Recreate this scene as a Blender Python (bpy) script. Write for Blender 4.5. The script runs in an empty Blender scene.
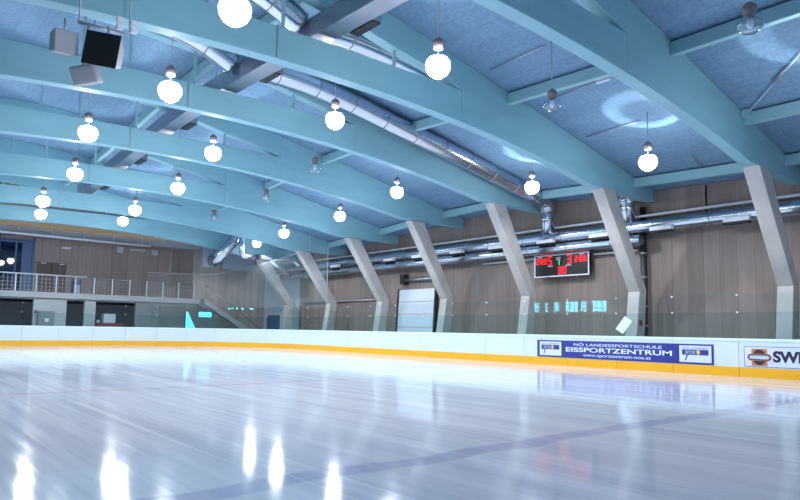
import bpy, bmesh, math, random
from mathutils import Vector, Matrix
random.seed(7)
C = bpy.context.scene.collection
PI = math.pi

# ------------------------------------------------------------------ camera
S, Y0, F, CY = 5.46176, 8.14524, 635.52, 274.78
YAW, PIT, ROL, H0 = 0.87087, 0.08707, 0.01632, 1.282
fw = Vector((math.cos(YAW)*math.cos(PIT), math.sin(YAW)*math.cos(PIT), math.sin(PIT)))
rt = Vector((math.sin(YAW), -math.cos(YAW), 0)); up = rt.cross(fw)
r2 = rt*math.cos(ROL)+up*math.sin(ROL); u2 = -rt*math.sin(ROL)+up*math.cos(ROL)
cam_d = bpy.data.cameras.new('camera'); cam = bpy.data.objects.new('camera', cam_d); C.objects.link(cam)
cam_d.sensor_width = 36; cam_d.lens = F/800*36; cam_d.shift_y = (CY-250)/800; cam_d.clip_end = 300; cam_d.clip_start = .05
cam.matrix_world = Matrix(((r2.x,u2.x,-fw.x,0),(r2.y,u2.y,-fw.y,0),(r2.z,u2.z,-fw.z,H0),(0,0,0,1)))
bpy.context.scene.camera = cam

def ray(px, py): return fw+r2*((px-400)/F)+u2*((CY-py)/F)
def at_Y(px, py, Y):
    d = ray(px, py); return Vector((0, 0, H0))+d*(Y/d.y)
# ------------------------------------------------------------------ materials
def mat(name, col, rough=.6, metal=0, emit=0, ecol=None, spec=.5, noise=None):
    m = bpy.data.materials.new(name); m.use_nodes = True
    b = m.node_tree.nodes['Principled BSDF']; n = m.node_tree.nodes; l = m.node_tree.links
    b.inputs['Base Color'].default_value = (*col, 1); b.inputs['Roughness'].default_value = rough
    b.inputs['Metallic'].default_value = metal; b.inputs['Specular IOR Level'].default_value = spec
    if emit:
        b.inputs['Emission Color'].default_value = (*(ecol or col), 1); b.inputs['Emission Strength'].default_value = emit
    if noise:
        sx, sy, sz, amt = noise
        tc = n.new('ShaderNodeTexCoord'); mp = n.new('ShaderNodeMapping'); mp.inputs['Scale'].default_value = (sx, sy, sz)
        no = n.new('ShaderNodeTexNoise'); no.inputs['Scale'].default_value = 1; no.inputs['Detail'].default_value = 5
        rp = n.new('ShaderNodeValToRGB'); e = rp.color_ramp.elements
        e[0].position = .3; e[1].position = .7
        e[0].color = (*[c*(1-amt) for c in col], 1); e[1].color = (*[min(1, c*(1+amt)) for c in col], 1)
        l.new(tc.outputs['Object'], mp.inputs['Vector']); l.new(mp.outputs['Vector'], no.inputs['Vector'])
        l.new(no.outputs['Fac'], rp.inputs['Fac']); l.new(rp.outputs['Color'], b.inputs['Base Color'])
    return m

def bsdf(m): return m.node_tree.nodes['Principled BSDF']

M = {}
M['turq'] = mat('turquoise_glulam', (.265, .51, .59), .5, noise=(.5, .5, 2.5, .06))
M['turq_purlin'] = mat('turquoise_purlin_paint', (.29, .51, .57), .5)
M['concrete'] = mat('pale_concrete', (.47, .445, .43), .7, noise=(1.3, 1.3, 1.0, .12))
M['concrete_dark'] = mat('green_grey_concrete', (.27, .29, .29), .8, noise=(1, 1, 1, .15))
M['plaster'] = mat('pale_grey_plaster', (.52, .51, .53), .8, noise=(.8, .8, .8, .06))
M['white_panel'] = mat('white_wall_panel', (.72, .77, .86), .6)
M['board'] = mat('white_board_plastic', (.64, .72, .80), .3)
M['rail_top'] = mat('pale_top_rail', (.70, .86, .89), .3)
M['kick'] = mat('yellow_kick_plastic', (.85, .42, .012), .35)
M['galv'] = mat('galvanised_duct', (.62, .66, .74), .2, 1.0)
M['bright_pipe'] = mat('lamp_sheen_pipe', (.95, .96, 1), .25)  # near-white base colour stands in for lamp reflections along the steel pipe
M['galv_dull'] = mat('dull_galvanised', (.36, .38, .44), .35, .9)
M['steel'] = mat('grey_steel', (.45, .46, .5), .4, .8)
M['white_metal'] = mat('white_painted_metal', (.8, .82, .88), .4)
M['dark'] = mat('dark_grille', (.015, .015, .02), .6)
M['black'] = mat('black_plastic', (.006, .006, .008), .5)
M['blackpipe'] = mat('black_pipe_paint', (.02, .02, .025), .4)
M['speaker_body'] = mat('grey_speaker_shell', (.42, .41, .44), .6)
M['orange'] = mat('orange_timber', (.92, .56, .27), .5, noise=(.4, .4, 6, .12))
M['wood_dark'] = mat('brown_door_wood', (.20, .15, .14), .6, noise=(6, 6, .5, .15))
M['floor'] = mat('grey_rubber_floor', (.13, .13, .14), .8, noise=(2, 2, 2, .2))
M['navy'] = mat('blue_banner_vinyl', (.03, .035, .26), .35)
M['ad_white'] = mat('white_vinyl', (.64, .71, .82), .35)
M['ink'] = mat('dark_ink', (.012, .012, .05), .5)
M['ad_orange'] = mat('rust_orange_ink', (.55, .19, .04), .5)
M['ad_yellow'] = mat('sun_yellow_ink', (.8, .55, .03), .5)
M['pale_text'] = mat('pale_blue_text', (.72, .82, .98), .5)
M['red_led'] = mat('red_led', (.8, .0, .01), .5, emit=1.2, ecol=(1, .01, .03))
M['green_led'] = mat('green_led', (.0, .7, .1), .5, emit=1.6, ecol=(.02, .9, .12))
M['caption'] = mat('grey_caption', (.45, .47, .55), .5)
M['bulb'] = mat('glowing_bowl', (1, 1, 1), .3, emit=30, ecol=(.93, .97, 1))
M['ballast'] = mat('brownish_ballast', (.22, .17, .18), .6)
M['blue_frame'] = mat('blue_window_frame', (.09, .17, .36), .4)
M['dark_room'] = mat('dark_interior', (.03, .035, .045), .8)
M['red_paint'] = mat('dark_red_paint', (.25, .02, .03), .4)
M['paper'] = mat('pale_paper', (.65, .80, .88), .5)
M['grey_box'] = mat('grey_cabinet_paint', (.25, .25, .26), .5)
M['shutter'] = mat('white_shutter_panel', (.72, .76, .88), .4)
M['seam'] = mat('grey_seam', (.22, .25, .3), .6)
M['day'] = mat('daylight_pane', (.1, .5, .6), .2, emit=1.6, ecol=(.12, .78, 1))
M['rope'] = mat('pale_net_rope', (.5, .6, .66), .7)

def glass(name, tint, refl=1.0, alpha=.9):
    m = bpy.data.materials.new(name); m.use_nodes = True; n = m.node_tree.nodes; l = m.node_tree.links; n.clear()
    o = n.new('ShaderNodeOutputMaterial'); mx = n.new('ShaderNodeMixShader'); t = n.new('ShaderNodeBsdfTransparent')
    g = n.new('ShaderNodeBsdfGlossy'); fr = n.new('ShaderNodeFresnel'); mu = n.new('ShaderNodeMath'); mu.operation = 'MULTIPLY'
    fr.inputs['IOR'].default_value = 1.5; mu.inputs[1].default_value = refl; g.inputs['Roughness'].default_value = .02
    t.inputs['Color'].default_value = (*tint, 1)
    ge = n.new('ShaderNodeNewGeometry'); fb = n.new('ShaderNodeMath'); fb.operation = 'SUBTRACT'; fb.inputs[0].default_value = 1; l.new(ge.outputs['Backfacing'], fb.inputs[1])
    m2 = n.new('ShaderNodeMath'); m2.operation = 'MULTIPLY'; l.new(fr.outputs[0], mu.inputs[0]); l.new(mu.outputs[0], m2.inputs[0]); l.new(fb.outputs[0], m2.inputs[1]); l.new(m2.outputs[0], mx.inputs[0]); l.new(t.outputs[0], mx.inputs[1]); l.new(g.outputs[0], mx.inputs[2])
    l.new(mx.outputs[0], o.inputs[0]); return m
M['plexi'] = glass('clear_plexiglass', (.82, .93, .94), 1.3)
M['plexi_upper'] = glass('clear_upper_plexiglass', (.95, .985, .99), 1.3)
M['sky_pane'] = mat('bright_daylight_pane', (.1, .4, .5), .2, emit=20, ecol=(.16, .80, 1))
M['pane'] = glass('window_pane', (.6, .7, .85), 1.0)
M['net'] = bpy.data.materials.new('fine_safety_netting'); M['net'].use_nodes = True
def _net():
    n = M['net'].node_tree.nodes; l = M['net'].node_tree.links; n.clear()
    o = n.new('ShaderNodeOutputMaterial'); mx = n.new('ShaderNodeMixShader'); t = n.new('ShaderNodeBsdfTransparent'); d = n.new('ShaderNodeBsdfDiffuse')
    d.inputs['Color'].default_value = (.55, .7, .75, 1); mx.inputs[0].default_value = .03
    l.new(t.outputs[0], mx.inputs[1]); l.new(d.outputs[0], mx.inputs[2]); l.new(mx.outputs[0], o.inputs[0])
_net()

def timber(name, col, w, axis):
    """vertical planks / panels: colour varies from board to board, with dark joints every w metres along axis"""
    m = bpy.data.materials.new(name); m.use_nodes = True; n = m.node_tree.nodes; l = m.node_tree.links; b = bsdf(m)
    b.inputs['Roughness'].default_value = .65
    tc = n.new('ShaderNodeTexCoord'); sp = n.new('ShaderNodeSeparateXYZ'); l.new(tc.outputs['Object'], sp.inputs[0])
    def math_(op, a, v):
        q = n.new('ShaderNodeMath'); q.operation = op; l.new(a, q.inputs[0])
        if v is not None: q.inputs[1].default_value = v
        return q.outputs[0]
    u = math_('DIVIDE', sp.outputs[axis], w); fl = math_('FLOOR', u, None); fr = math_('FRACT', u, None)
    wn = n.new('ShaderNodeTexWhiteNoise'); wn.noise_dimensions = '1D'; l.new(fl, wn.inputs['W'])
    jo = math_('LESS_THAN', fr, .035)
    mp = n.new('ShaderNodeMapping'); mp.inputs['Scale'].default_value = (5, 5, .35); l.new(tc.outputs['Object'], mp.inputs[0])
    no = n.new('ShaderNodeTexNoise'); no.inputs['Scale'].default_value = 1; no.inputs['Detail'].default_value = 4; l.new(mp.outputs[0], no.inputs['Vector'])
    a = math_('MULTIPLY_ADD', wn.outputs[0], .22); a.node.inputs[2].default_value = .68
    c_ = math_('MULTIPLY_ADD', no.outputs['Fac'], .5); c_.node.inputs[2].default_value = 0
    s = n.new('ShaderNodeMath'); s.operation = 'ADD'; l.new(a, s.inputs[0]); l.new(c_, s.inputs[1])
    j = math_('MULTIPLY_ADD', jo, -.28); j.node.inputs[2].default_value = 1
    s2 = n.new('ShaderNodeMath'); s2.operation = 'MULTIPLY'; l.new(s.outputs[0], s2.inputs[0]); l.new(j, s2.inputs[1])
    vm = n.new('ShaderNodeVectorMath'); vm.operation = 'SCALE'; vm.inputs[0].default_value = col; l.new(s2.outputs[0], vm.inputs['Scale'])
    l.new(vm.outputs[0], b.inputs['Base Color']); return m
M['timber_y'] = timber('timber_wall_boards', (.255, .20, .18), .62, 1)
M['timber_x'] = timber('timber_end_boards', (.52, .43, .385), .55, 0)
M['timber_gallery'] = timber('timber_gallery_boards', (.46, .36, .33), 1.15, 0)

def roof_mat():
    m = bpy.data.materials.new('blue_acoustic_roof_boards'); m.use_nodes = True; n = m.node_tree.nodes; l = m.node_tree.links; b = bsdf(m)
    b.inputs['Roughness'].default_value = .8
    tc = n.new('ShaderNodeTexCoord')
    mp = n.new('ShaderNodeMapping'); mp.inputs['Rotation'].default_value = (0, 0, PI/2); l.new(tc.outputs['Object'], mp.inputs[0])
    br = n.new('ShaderNodeTexBrick'); br.inputs['Scale'].default_value = 1; br.inputs['Brick Width'].default_value = 2.4; br.inputs['Row Height'].default_value = .62
    br.inputs['Mortar Size'].default_value = .008
    br.inputs['Color1'].default_value = (.165, .295, .43, 1); br.inputs['Color2'].default_value = (.185, .32, .46, 1); br.inputs['Mortar'].default_value = (.115, .22, .37, 1)
    l.new(mp.outputs[0], br.inputs['Vector'])
    no = n.new('ShaderNodeTexNoise'); no.inputs['Scale'].default_value = 9; no.inputs['Detail'].default_value = 6; l.new(tc.outputs['Object'], no.inputs['Vector'])
    mx = n.new('ShaderNodeMix'); mx.data_type = 'RGBA'; mx.blend_type = 'OVERLAY'; mx.inputs[0].default_value = .35
    l.new(br.outputs['Color'], mx.inputs[6]); l.new(no.outputs['Fac'], mx.inputs[7]); l.new(mx.outputs[2], b.inputs['Base Color'])
    return m
M['roof'] = roof_mat()

def ice_mat():
    m = bpy.data.materials.new('resurfaced_ice'); m.use_nodes = True; n = m.node_tree.nodes; l = m.node_tree.links; b = bsdf(m)
    tc = n.new('ShaderNodeTexCoord'); sp = n.new('ShaderNodeSeparateXYZ'); l.new(tc.outputs['Object'], sp.inputs[0])
    def mth(op, a, v=None, v2=None):
        q = n.new('ShaderNodeMath'); q.operation = op
        l.new(a, q.inputs[0]) if not isinstance(a, (int, float)) else None
        if v is not None:
            l.new(v, q.inputs[1]) if not isinstance(v, (int, float)) else setattr(q.inputs[1], 'default_value', v)
        if v2 is not None: q.inputs[2].default_value = v2
        return q.outputs[0]
    def noise(scale, rot, det=4):
        mp = n.new('ShaderNodeMapping'); mp.inputs['Scale'].default_value = scale; mp.inputs['Rotation'].default_value = (0, 0, rot)
        l.new(tc.outputs['Object'], mp.inputs[0]); q = n.new('ShaderNodeTexNoise'); q.inputs['Scale'].default_value = 1; q.inputs['Detail'].default_value = det
        l.new(mp.outputs[0], q.inputs['Vector']); return q.outputs['Fac']
    streak = noise((2.6, .12, 1), .05, 6); fine = noise((14, .35, 1), -.06, 5); patch = noise((.35, .16, 1), .3, 3)
    base = n.new('ShaderNodeValToRGB'); e = base.color_ramp.elements
    e[0].position = .32; e[0].color = (.50, .53, .66, 1); e[1].position = .68; e[1].color = (.82, .85, .94, 1)
    mixf = mth('MULTIPLY_ADD', streak, .55, 0); f2 = mth('MULTIPLY_ADD', fine, .25, 0); f3 = mth('MULTIPLY_ADD', patch, .2, 0)
    tot = mth('ADD', mth('ADD', mixf, f2), f3); l.new(tot, base.inputs[0])
    wob = mth('MULTIPLY_ADD', noise((.8, .8, 1), 0, 3), .5, -.25)
    yy = mth('ADD', sp.outputs[1], wob)
    def line(y, w):
        q = mth('DIVIDE', mth('ABSOLUTE', mth('SUBTRACT', yy, y)), w); q = mth('MULTIPLY_ADD', q, -2.0, 3.0); q.node.use_clamp = True; return q
    mx = n.new('ShaderNodeMix'); mx.data_type = 'RGBA'; l.new(mth('MULTIPLY', mth('MULTIPLY', line(4.78, .14), fine), .75), mx.inputs[0]); l.new(base.outputs[0], mx.inputs[6]); mx.inputs[7].default_value = (.22, .21, .52, 1)
    mx2 = n.new('ShaderNodeMix'); mx2.data_type = 'RGBA'; l.new(mth('MULTIPLY', line(13.5, .06), .35), mx2.inputs[0]); l.new(mx.outputs[2], mx2.inputs[6]); mx2.inputs[7].default_value = (.5, .12, .25, 1)
    # thin white skate / resurfacer scratches along the rink
    sc = n.new('ShaderNodeValToRGB'); sc.color_ramp.elements[0].position = .66; sc.color_ramp.elements[1].position = .70; l.new(noise((3.2, .05, 1), .12, 2), sc.inputs[0])
    mx3 = n.new('ShaderNodeMix'); mx3.data_type = 'RGBA'; l.new(mth('MULTIPLY', sc.outputs[0], .5), mx3.inputs[0]); l.new(mx2.outputs[2], mx3.inputs[6]); mx3.inputs[7].default_value = (.95, .97, 1, 1)
    l.new(mx3.outputs[2], b.inputs['Base Color'])
    ro = mth('MULTIPLY_ADD', fine, .16, .015); l.new(ro, b.inputs['Roughness'])
    b.inputs['IOR'].default_value = 1.33; b.inputs['Specular IOR Level'].default_value = .5
    bp = n.new('ShaderNodeBump'); bp.inputs['Strength'].default_value = .11; bp.inputs['Distance'].default_value = .02
    hh = mth('ADD', mth('MULTIPLY', streak, .6), mth('ADD', mth('MULTIPLY', noise((1.6, 1.1, 1), .4, 3), .7), mth('MULTIPLY', noise((6, 4, 1), .2, 3), .28))); l.new(hh, bp.inputs['Height']); l.new(bp.outputs[0], b.inputs['Normal'])
    return m
M['ice'] = ice_mat()

# ------------------------------------------------------------------ geometry helpers
class G:
    def __init__(s): s.b = bmesh.new()
    def hexa(s, p):      # 8 points: bottom loop, top loop
        v = [s.b.verts.new(q) for q in p]
        for f in ((3,2,1,0),(4,5,6,7),(0,1,5,4),(1,2,6,5),(2,3,7,6),(3,0,4,7)): s.b.faces.new([v[i] for i in f])
        return s
    def box(s, x0, x1, y0, y1, z0, z1):
        return s.hexa([(x0,y0,z0),(x1,y0,z0),(x1,y1,z0),(x0,y1,z0),(x0,y0,z1),(x1,y0,z1),(x1,y1,z1),(x0,y1,z1)])
    def obox(s, c, ax, ay, az, hx, hy, hz):
        c = Vector(c); P = []
        for k in (-1, 1):
            for i, j in ((-1,-1),(1,-1),(1,1),(-1,1)): P.append(c+ax*hx*i+ay*hy*j+az*hz*k)
        return s.hexa(P)
    def tube(s, pts, r, seg=12, caps=True):
        pts = [Vector(p) for p in pts]; n = len(pts); rs = r if isinstance(r, (list, tuple)) else [r]*n
        rings = []; prev = None
        for i, p in enumerate(pts):
            t = (pts[min(i+1, n-1)]-pts[max(i-1, 0)]).normalized()
            a = prev if prev is not None else (Vector((0,0,1)) if abs(t.z) < .9 else Vector((1,0,0)))
            u = (a-t*a.dot(t)).normalized(); w = t.cross(u); prev = u
            rings.append([s.b.verts.new(p+(u*math.cos(2*PI*k/seg)+w*math.sin(2*PI*k/seg))*rs[i]) for k in range(seg)])
        for i in range(n-1):
            for k in range(seg):
                f = s.b.faces.new((rings[i][k], rings[i][(k+1)%seg], rings[i+1][(k+1)%seg], rings[i+1][k])); f.smooth = True
        if caps: s.b.faces.new(rings[0][::-1]); s.b.faces.new(rings[-1])
        return s
    def lathe(s, c, prof, seg=20, axis=None):
        c = Vector(c); rings = []
        for r, z in prof:
            rings.append([s.b.verts.new(c+Vector((r*math.cos(2*PI*k/seg), r*math.sin(2*PI*k/seg), z))) for k in range(seg)])
        for i in range(len(rings)-1):
            for k in range(seg):
                f = s.b.faces.new((rings[i][k], rings[i][(k+1)%seg], rings[i+1][(k+1)%seg], rings[i+1][k])); f.smooth = True
        s.b.faces.new(rings[0][::-1]); s.b.faces.new(rings[-1]); return s
    def prism(s, pts, d):   # closed planar polygon extruded by vector d
        d = Vector(d); a = [s.b.verts.new(p) for p in pts]; b = [s.b.verts.new(Vector(p)+d) for p in pts]; n = len(a)
        s.b.faces.new(a[::-1]); s.b.faces.new(b)
        for i in range(n): s.b.faces.new((a[i], a[(i+1)%n], b[(i+1)%n], b[i]))
        return s
    def strip(s, prof, y0, y1):   # prof: list of (x, zlow, ztop) -> solid strip between y0 and y1
        R = [[s.b.verts.new(q) for q in ((x,y0,a),(x,y1,a),(x,y1,b),(x,y0,b))] for x, a, b in prof]
        for i in range(len(R)-1):
            for k in range(4): s.b.faces.new((R[i][k], R[i+1][k], R[i+1][(k+1)%4], R[i][(k+1)%4]))
        s.b.faces.new(R[0]); s.b.faces.new(R[-1][::-1]); return s
    def sweep(s, path, sect):    # path: [(x,y,nx,ny)], sect: closed list of (outward offset, z)
        R = [[s.b.verts.new((x+nx*o, y+ny*o, z)) for o, z in sect] for x, y, nx, ny in path]; n = len(sect)
        for i in range(len(R)-1):
            for k in range(n): s.b.faces.new((R[i][k], R[i][(k+1)%n], R[i+1][(k+1)%n], R[i+1][k]))
        s.b.faces.new(R[0][::-1]); s.b.faces.new(R[-1]); return s
    def obj(s, name, m, parent=None, bevel=0):
        bmesh.ops.recalc_face_normals(s.b, faces=s.b.faces[:])
        me = bpy.data.meshes.new(name); s.b.to_mesh(me); s.b.free()
        me.materials.append(M[m] if isinstance(m, str) else m)
        o = bpy.data.objects.new(name, me); C.objects.link(o)
        if parent is not None:
            o.parent = parent; o.matrix_parent_inverse = Matrix.Translation(-parent.location)
        if bevel:
            b = o.modifiers.new('bevel', 'BEVEL'); b.width = bevel; b.segments = 2; b.limit_method = 'ANGLE'
        return o

def thing(name, label, cat, loc=(0,0,0), group=None):
    o = bpy.data.objects.new(name, None); C.objects.link(o); o.location = loc; o.empty_display_size = .2
    return tag(o, label, cat, group)
def tag(o, label, cat, group=None):
    o['label'] = label; o['category'] = cat
    if group: o['group'] = group
    return o
def struct(o, label=None):
    o['kind'] = 'structure'
    if label: o['label'] = label
    return o

ORD = ['first', 'second', 'third', 'fourth', 'fifth', 'sixth', 'seventh', 'eighth']
def lettering(body, y_left, z_bot, width, height, x, m, parent, bold=0, name='lettering', face=None):
    """flat raised lettering on a surface facing -X; y_left is the edge that is left for a reader on the ice"""
    cu = bpy.data.curves.new(name, 'FONT'); cu.body = body; cu.size = 1; cu.extrude = .01; cu.offset = bold
    o = bpy.data.objects.new(name+'_tmp', cu); C.objects.link(o)
    dg = bpy.context.evaluated_depsgraph_get(); me = bpy.data.meshes.new_from_object(o.evaluated_get(dg))
    bpy.data.objects.remove(o)
    xs = [v.co.x for v in me.vertices]; ys = [v.co.y for v in me.vertices]
    sx = width/(max(xs)-min(xs)); sy = height/(max(ys)-min(ys)); x0, yb = min(xs), min(ys)
    for v in me.vertices:
        v.co = Vector((x-(v.co.z+.01)*.2, y_left-(v.co.x-x0)*sx, z_bot+(v.co.y-yb)*sy))
    me.materials.clear(); me.materials.append(M[m]); me.name = name
    t = bpy.data.objects.new(name, me); C.objects.link(t); t.parent = parent
    t.matrix_parent_inverse = Matrix.Translation(-parent.location); return t

DZ = [(-20,-.1),(8,-.1),(13,.06),(18.6,.3),(24,.2),(29.5,-.15),(35,-.45),(40.5,-.55),(60,-.55)]
def dz(Y):
    for (a, p), (b, q) in zip(DZ, DZ[1:]):
        if a <= Y <= b: return p+(q-p)*(Y-a)/(b-a)
def low(X): return 7.65-.0074*(min(X, 20.4)-9)**2
def ztop(X, Y=0): return 11.2-.2*math.sqrt((X-5)**2+9)+dz(Y)
SH = [(-4.5,7.87),(-2,8.9),(0,9.4),(2,9.6),(5.3,9.65),(7,9.55),(8.1,9.48),(9.6,9.25),(10.8,9.02),(11.9,8.86),(12.6,8.7),(13.4,8.5)]
def slothi(X):
    for (a, za), (b, zb) in zip(SH, SH[1:]):
        if a <= X <= b: return za+(zb-za)*(X-a)/(b-a)
def slotlo(X): return 8.5-.002*(X-13)**2
XL, XR, YB, YE = -9.3, 24.8, -12.0, 46.5

# ------------------------------------------------------------------ setting
struct(G().box(XL-.3, 25.2, YB, 50.2, -.3, -.02).obj('floor', 'floor'), 'dark rubber floor around the ice')
RR, XB, YI = 9.83, 21.2, 43.94; XBL = -4.2
def corner(cx, cy, r, a0, a1, n): return [(cx+r*math.cos(a0+(a1-a0)*i/n), cy+r*math.sin(a0+(a1-a0)*i/n)) for i in range(n+1)]
ice_pts = [(XBL, YB)]+[(XB, YB)]+corner(XB-RR, YI-RR, RR, 0, PI/2, 24)+corner(XBL+RR, YI-RR, RR, PI/2, PI, 24)
struct(G().prism([(a, b, -.02) for a, b in ice_pts], (0, 0, .02)).obj('floor_ice', 'ice'), 'pale blue glossy ice sheet')

# roof deck
g = G(); xs = [XL-.3+(25.2-XL+.3)*i/40 for i in range(41)]; ys = [YB, 8, 13, 18.6, 24, 29.5, 35, 40.5, 50.2]
low_v = [[g.b.verts.new((x_, y_, ztop(x_, y_))) for y_ in ys] for x_ in xs]; up_v = [[g.b.verts.new((x_, y_, ztop(x_, y_)+.2)) for y_ in ys] for x_ in xs]
for i in range(40):
    for j in range(len(ys)-1):
        g.b.faces.new((low_v[i][j], low_v[i][j+1], low_v[i+1][j+1], low_v[i+1][j])); g.b.faces.new((up_v[i][j], up_v[i+1][j], up_v[i+1][j+1], up_v[i][j+1]))
for i in range(40):
    for j in (0, len(ys)-1): g.b.faces.new((low_v[i][j], low_v[i+1][j], up_v[i+1][j], up_v[i][j]))
for j in range(len(ys)-1):
    for i in (0, 40): g.b.faces.new((low_v[i][j], low_v[i][j+1], up_v[i][j+1], up_v[i][j]))
struct(g.obj('ceiling', 'roof'), 'blue boarded roof deck over the rink')

# side walls
def side_wall(ys_):
    g = G()
    for a, b in zip(ys_, ys_[1:]):
        t = lambda X, Y: ztop(X, Y)-.01
        g.hexa([(XR,a,0),(25.2,a,0),(25.2,b,0),(XR,b,0),(XR,a,t(XR,a)),(25.2,a,t(25.2,a)),(25.2,b,t(25.2,b)),(XR,b,t(XR,b))])
    return g
struct(side_wall([41.0, 50.2]).obj('wall_right_corner', 'white_panel'), 'white painted end of the long side wall')
struct(side_wall([YB, 8, 13, 18.6, 24, 29.5, 35, 40.5, 41]).obj('wall_right', 'timber_y'), 'brown timber boarded long side wall')
zt = ztop(XL)-.6
g = G().box(XL-.3, XL, YB, 50.2, 0, 3.25).box(XL-.3, XL, YB, 50.2, 4.36, zt)
wy = [(YB, 32.2), (33.8, 34.3), (35.05, 35.25), (36.75, 37.4), (38.1, 38.7), (39.2, 39.8), (40.5, 50.2)]
for a, b in wy: g.box(XL-.3, XL, a, b, 3.25, 4.36)
struct(g.obj('wall_left', 'plaster'), 'plain wall opposite with a band of windows')
wn = [(32.2, 33.8), (34.3, 35.05), (35.25, 36.75), (37.4, 38.1), (38.7, 39.2), (39.8, 40.5)]
for i, (a, b) in enumerate(wn):
    g = G().box(XL-.2, XL-.1, a, b, 3.25, 3.31).box(XL-.2, XL-.1, a, b, 4.3, 4.36).box(XL-.2, XL-.1, a, a+.05, 3.25, 4.36).box(XL-.2, XL-.1, b-.05, b, 3.25, 4.36).box(XL-.2, XL-.1, a, b, 3.62, 3.66).box(XL-.2, XL-.1, a, b, 3.97, 4.01).box(XL-.2, XL-.1, (a*2+b)/3-.02, (a*2+b)/3+.02, 3.25, 4.36).box(XL-.2, XL-.1, (a+2*b)/3-.02, (a+2*b)/3+.02, 3.25, 4.36)
    w = struct(g.obj('window_%d' % (i+3), 'blue_frame')); G().box(XL-.16, XL-.15, a, b, 3.25, 4.36).obj('pane', 'sky_pane', w)

# end wall: lower storey with dark openings, gallery slab, gallery recess, timber wall at right
ops = [(4.6, 8.36), (10.3, 11.4), (12.1, 14.75)]
g = G(); xa = XL
for a, b in ops: g.box(xa, a, YE, YE+.3, 0, 2.92); xa = b
struct(g.obj('wall_end_lower', 'plaster'), 'pale plaster lower end wall with dark doorways')
g = G().box(14.75, 18.3, YE, YE+.3, 0, 2.92).box(18.3, 24.8, YE, YE+.3, 0, .6).prism([(18.3, YE-.012, .0), (23.6, YE-.012, 0), (19.35, YE-.012, 2.92), (18.3, YE-.012, 2.92)], (0, .012, 0))
struct(g.obj('wall_end_base', 'concrete_dark'), 'green grey concrete end wall under the gallery')
struct(G().box(XL, 14.75, YE, YE+.3, 2.92, 2.98).box(14.75, 18.3, YE, YE+.3, 2.92, 2.98).obj('trim_1', 'plaster'))
struct(G().box(18.3, 24.8, YE+.001, YE+.3, .6, 3.0).box(19.35, 24.8, YE, YE+.3, 3.0, 8.6).obj('wall_end', 'timber_x'), 'grey brown timber end wall right of the gallery')
struct(G().box(XL, 19.35, YE-.25, YE+3.3, 3.0, 3.38).obj('floor_gallery', 'plaster'), 'pale gallery floor slab')
struct(G().box(XL, 19.0, YE+3.1, YE+3.4, 3.38, 9.9).obj('wall_gallery', 'timber_gallery'), 'brown timber back wall of the gallery')
struct(G().box(18.8, 19.35, YE, YE+3.1, 3.38, 8.6).obj('wall_gallery_side', 'timber_x'), 'timber jamb at the right end of the gallery')
struct(G().box(XL, 18.8, YE, YE+3.1, 7.22, 7.4).obj('ceiling_gallery', 'timber_gallery'))
struct(G().strip([(XL, 7.4, ztop(XL, 47)-.02)]+[(q, 7.9, ztop(q, 47)-.02) for q in (-6, -2, 2, 5, 8, 12, 16)]+[(19.35, 7.9, ztop(19.35, 47)-.02)], YE+.2, YE+.5).obj('wall_end_upper', 'timber_gallery'), 'timber wall above the gallery')
struct(G().box(XL, 19.3, YE-.2, YE+.2, 7.08, 7.5).obj('trim_2', 'plaster'), 'grey fascia over the gallery')
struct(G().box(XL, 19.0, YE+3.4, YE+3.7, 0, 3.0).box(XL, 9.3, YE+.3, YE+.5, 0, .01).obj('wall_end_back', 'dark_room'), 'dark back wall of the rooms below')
tag(G().box(XL, 19.0, YE-.35, YE-.05, 7.5, 7.88).obj('timber_lintel', 'orange'), 'long orange timber lintel running over the open gallery', 'beam')
# gallery window at left
w = struct(G().box(8.62, 8.78, YE+2.98, YE+3.1, 3.4, 7.2).box(6.6, 6.72, YE+2.98, YE+3.1, 3.4, 7.2).box(4.4, 8.62, YE+2.98, YE+3.1, 6.8, 7.0).box(4.4, 8.62, YE+2.98, YE+3.1, 3.4, 3.5).box(7.6, 7.7, YE+2.98, YE+3.1, 3.5, 6.8).obj('window_1', 'blue_frame'), 'blue framed gallery window at the left edge')
G().box(4.4, 8.6, YE+3.03, YE+3.05, 3.5, 6.8).obj('pane', glass('gallery_pane', (.35, .45, .65), 1.5), w)
G().box(8.0, 8.6, YE+3.0, YE+3.09, 3.5, 6.8).obj('side_panel', 'blue_frame', w)
w = struct(G().box(8.95, 10.8, YE+3.02, YE+3.09, 3.38, 5.6).obj('door_1', 'wood_dark'), 'brown double door on the gallery')
G().box(9.86, 9.89, YE+3.0, YE+3.02, 3.4, 5.55).obj('door_gap', 'dark', w)
for a in (9.2, 10.35): G().box(a, a+.3, YE+2.94, YE+3.02, 5.48, 5.56).obj('door_closer', 'white_metal', w)
# white end of side wall: door and window
w = struct(G().box(24.7, 24.8, 43.6, 45.8, 0, 2.3).obj('door_2', 'blue_frame'), 'dark blue door in the white corner')
for a, b, c0, c1 in ((43.45, 43.6, 0, 2.5), (45.8, 45.95, 0, 2.5), (43.6, 45.8, 2.3, 2.5)): G().box(24.66, 24.8, a, b, c0, c1).obj('door_frame', 'white_metal', w)
G().box(24.66, 24.7, 43.9, 44.0, 1.0, 1.15).obj('door_handle', 'steel', w)
w = struct(G().box(24.7, 24.8, 42.15, 43.25, 1.9, 1.95).box(24.7, 24.8, 42.15, 43.25, 2.75, 2.8).box(24.7, 24.8, 42.15, 42.2, 1.9, 2.8).box(24.7, 24.8, 43.2, 43.25, 1.9, 2.8).box(24.7, 24.8, 42.66, 42.7, 1.9, 2.8).obj('window_2', 'white_metal'), 'small bright window beside the blue door')
G().box(24.76, 24.78, 42.2, 43.2, 1.95, 2.75).obj('pane', 'day', w)

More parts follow.
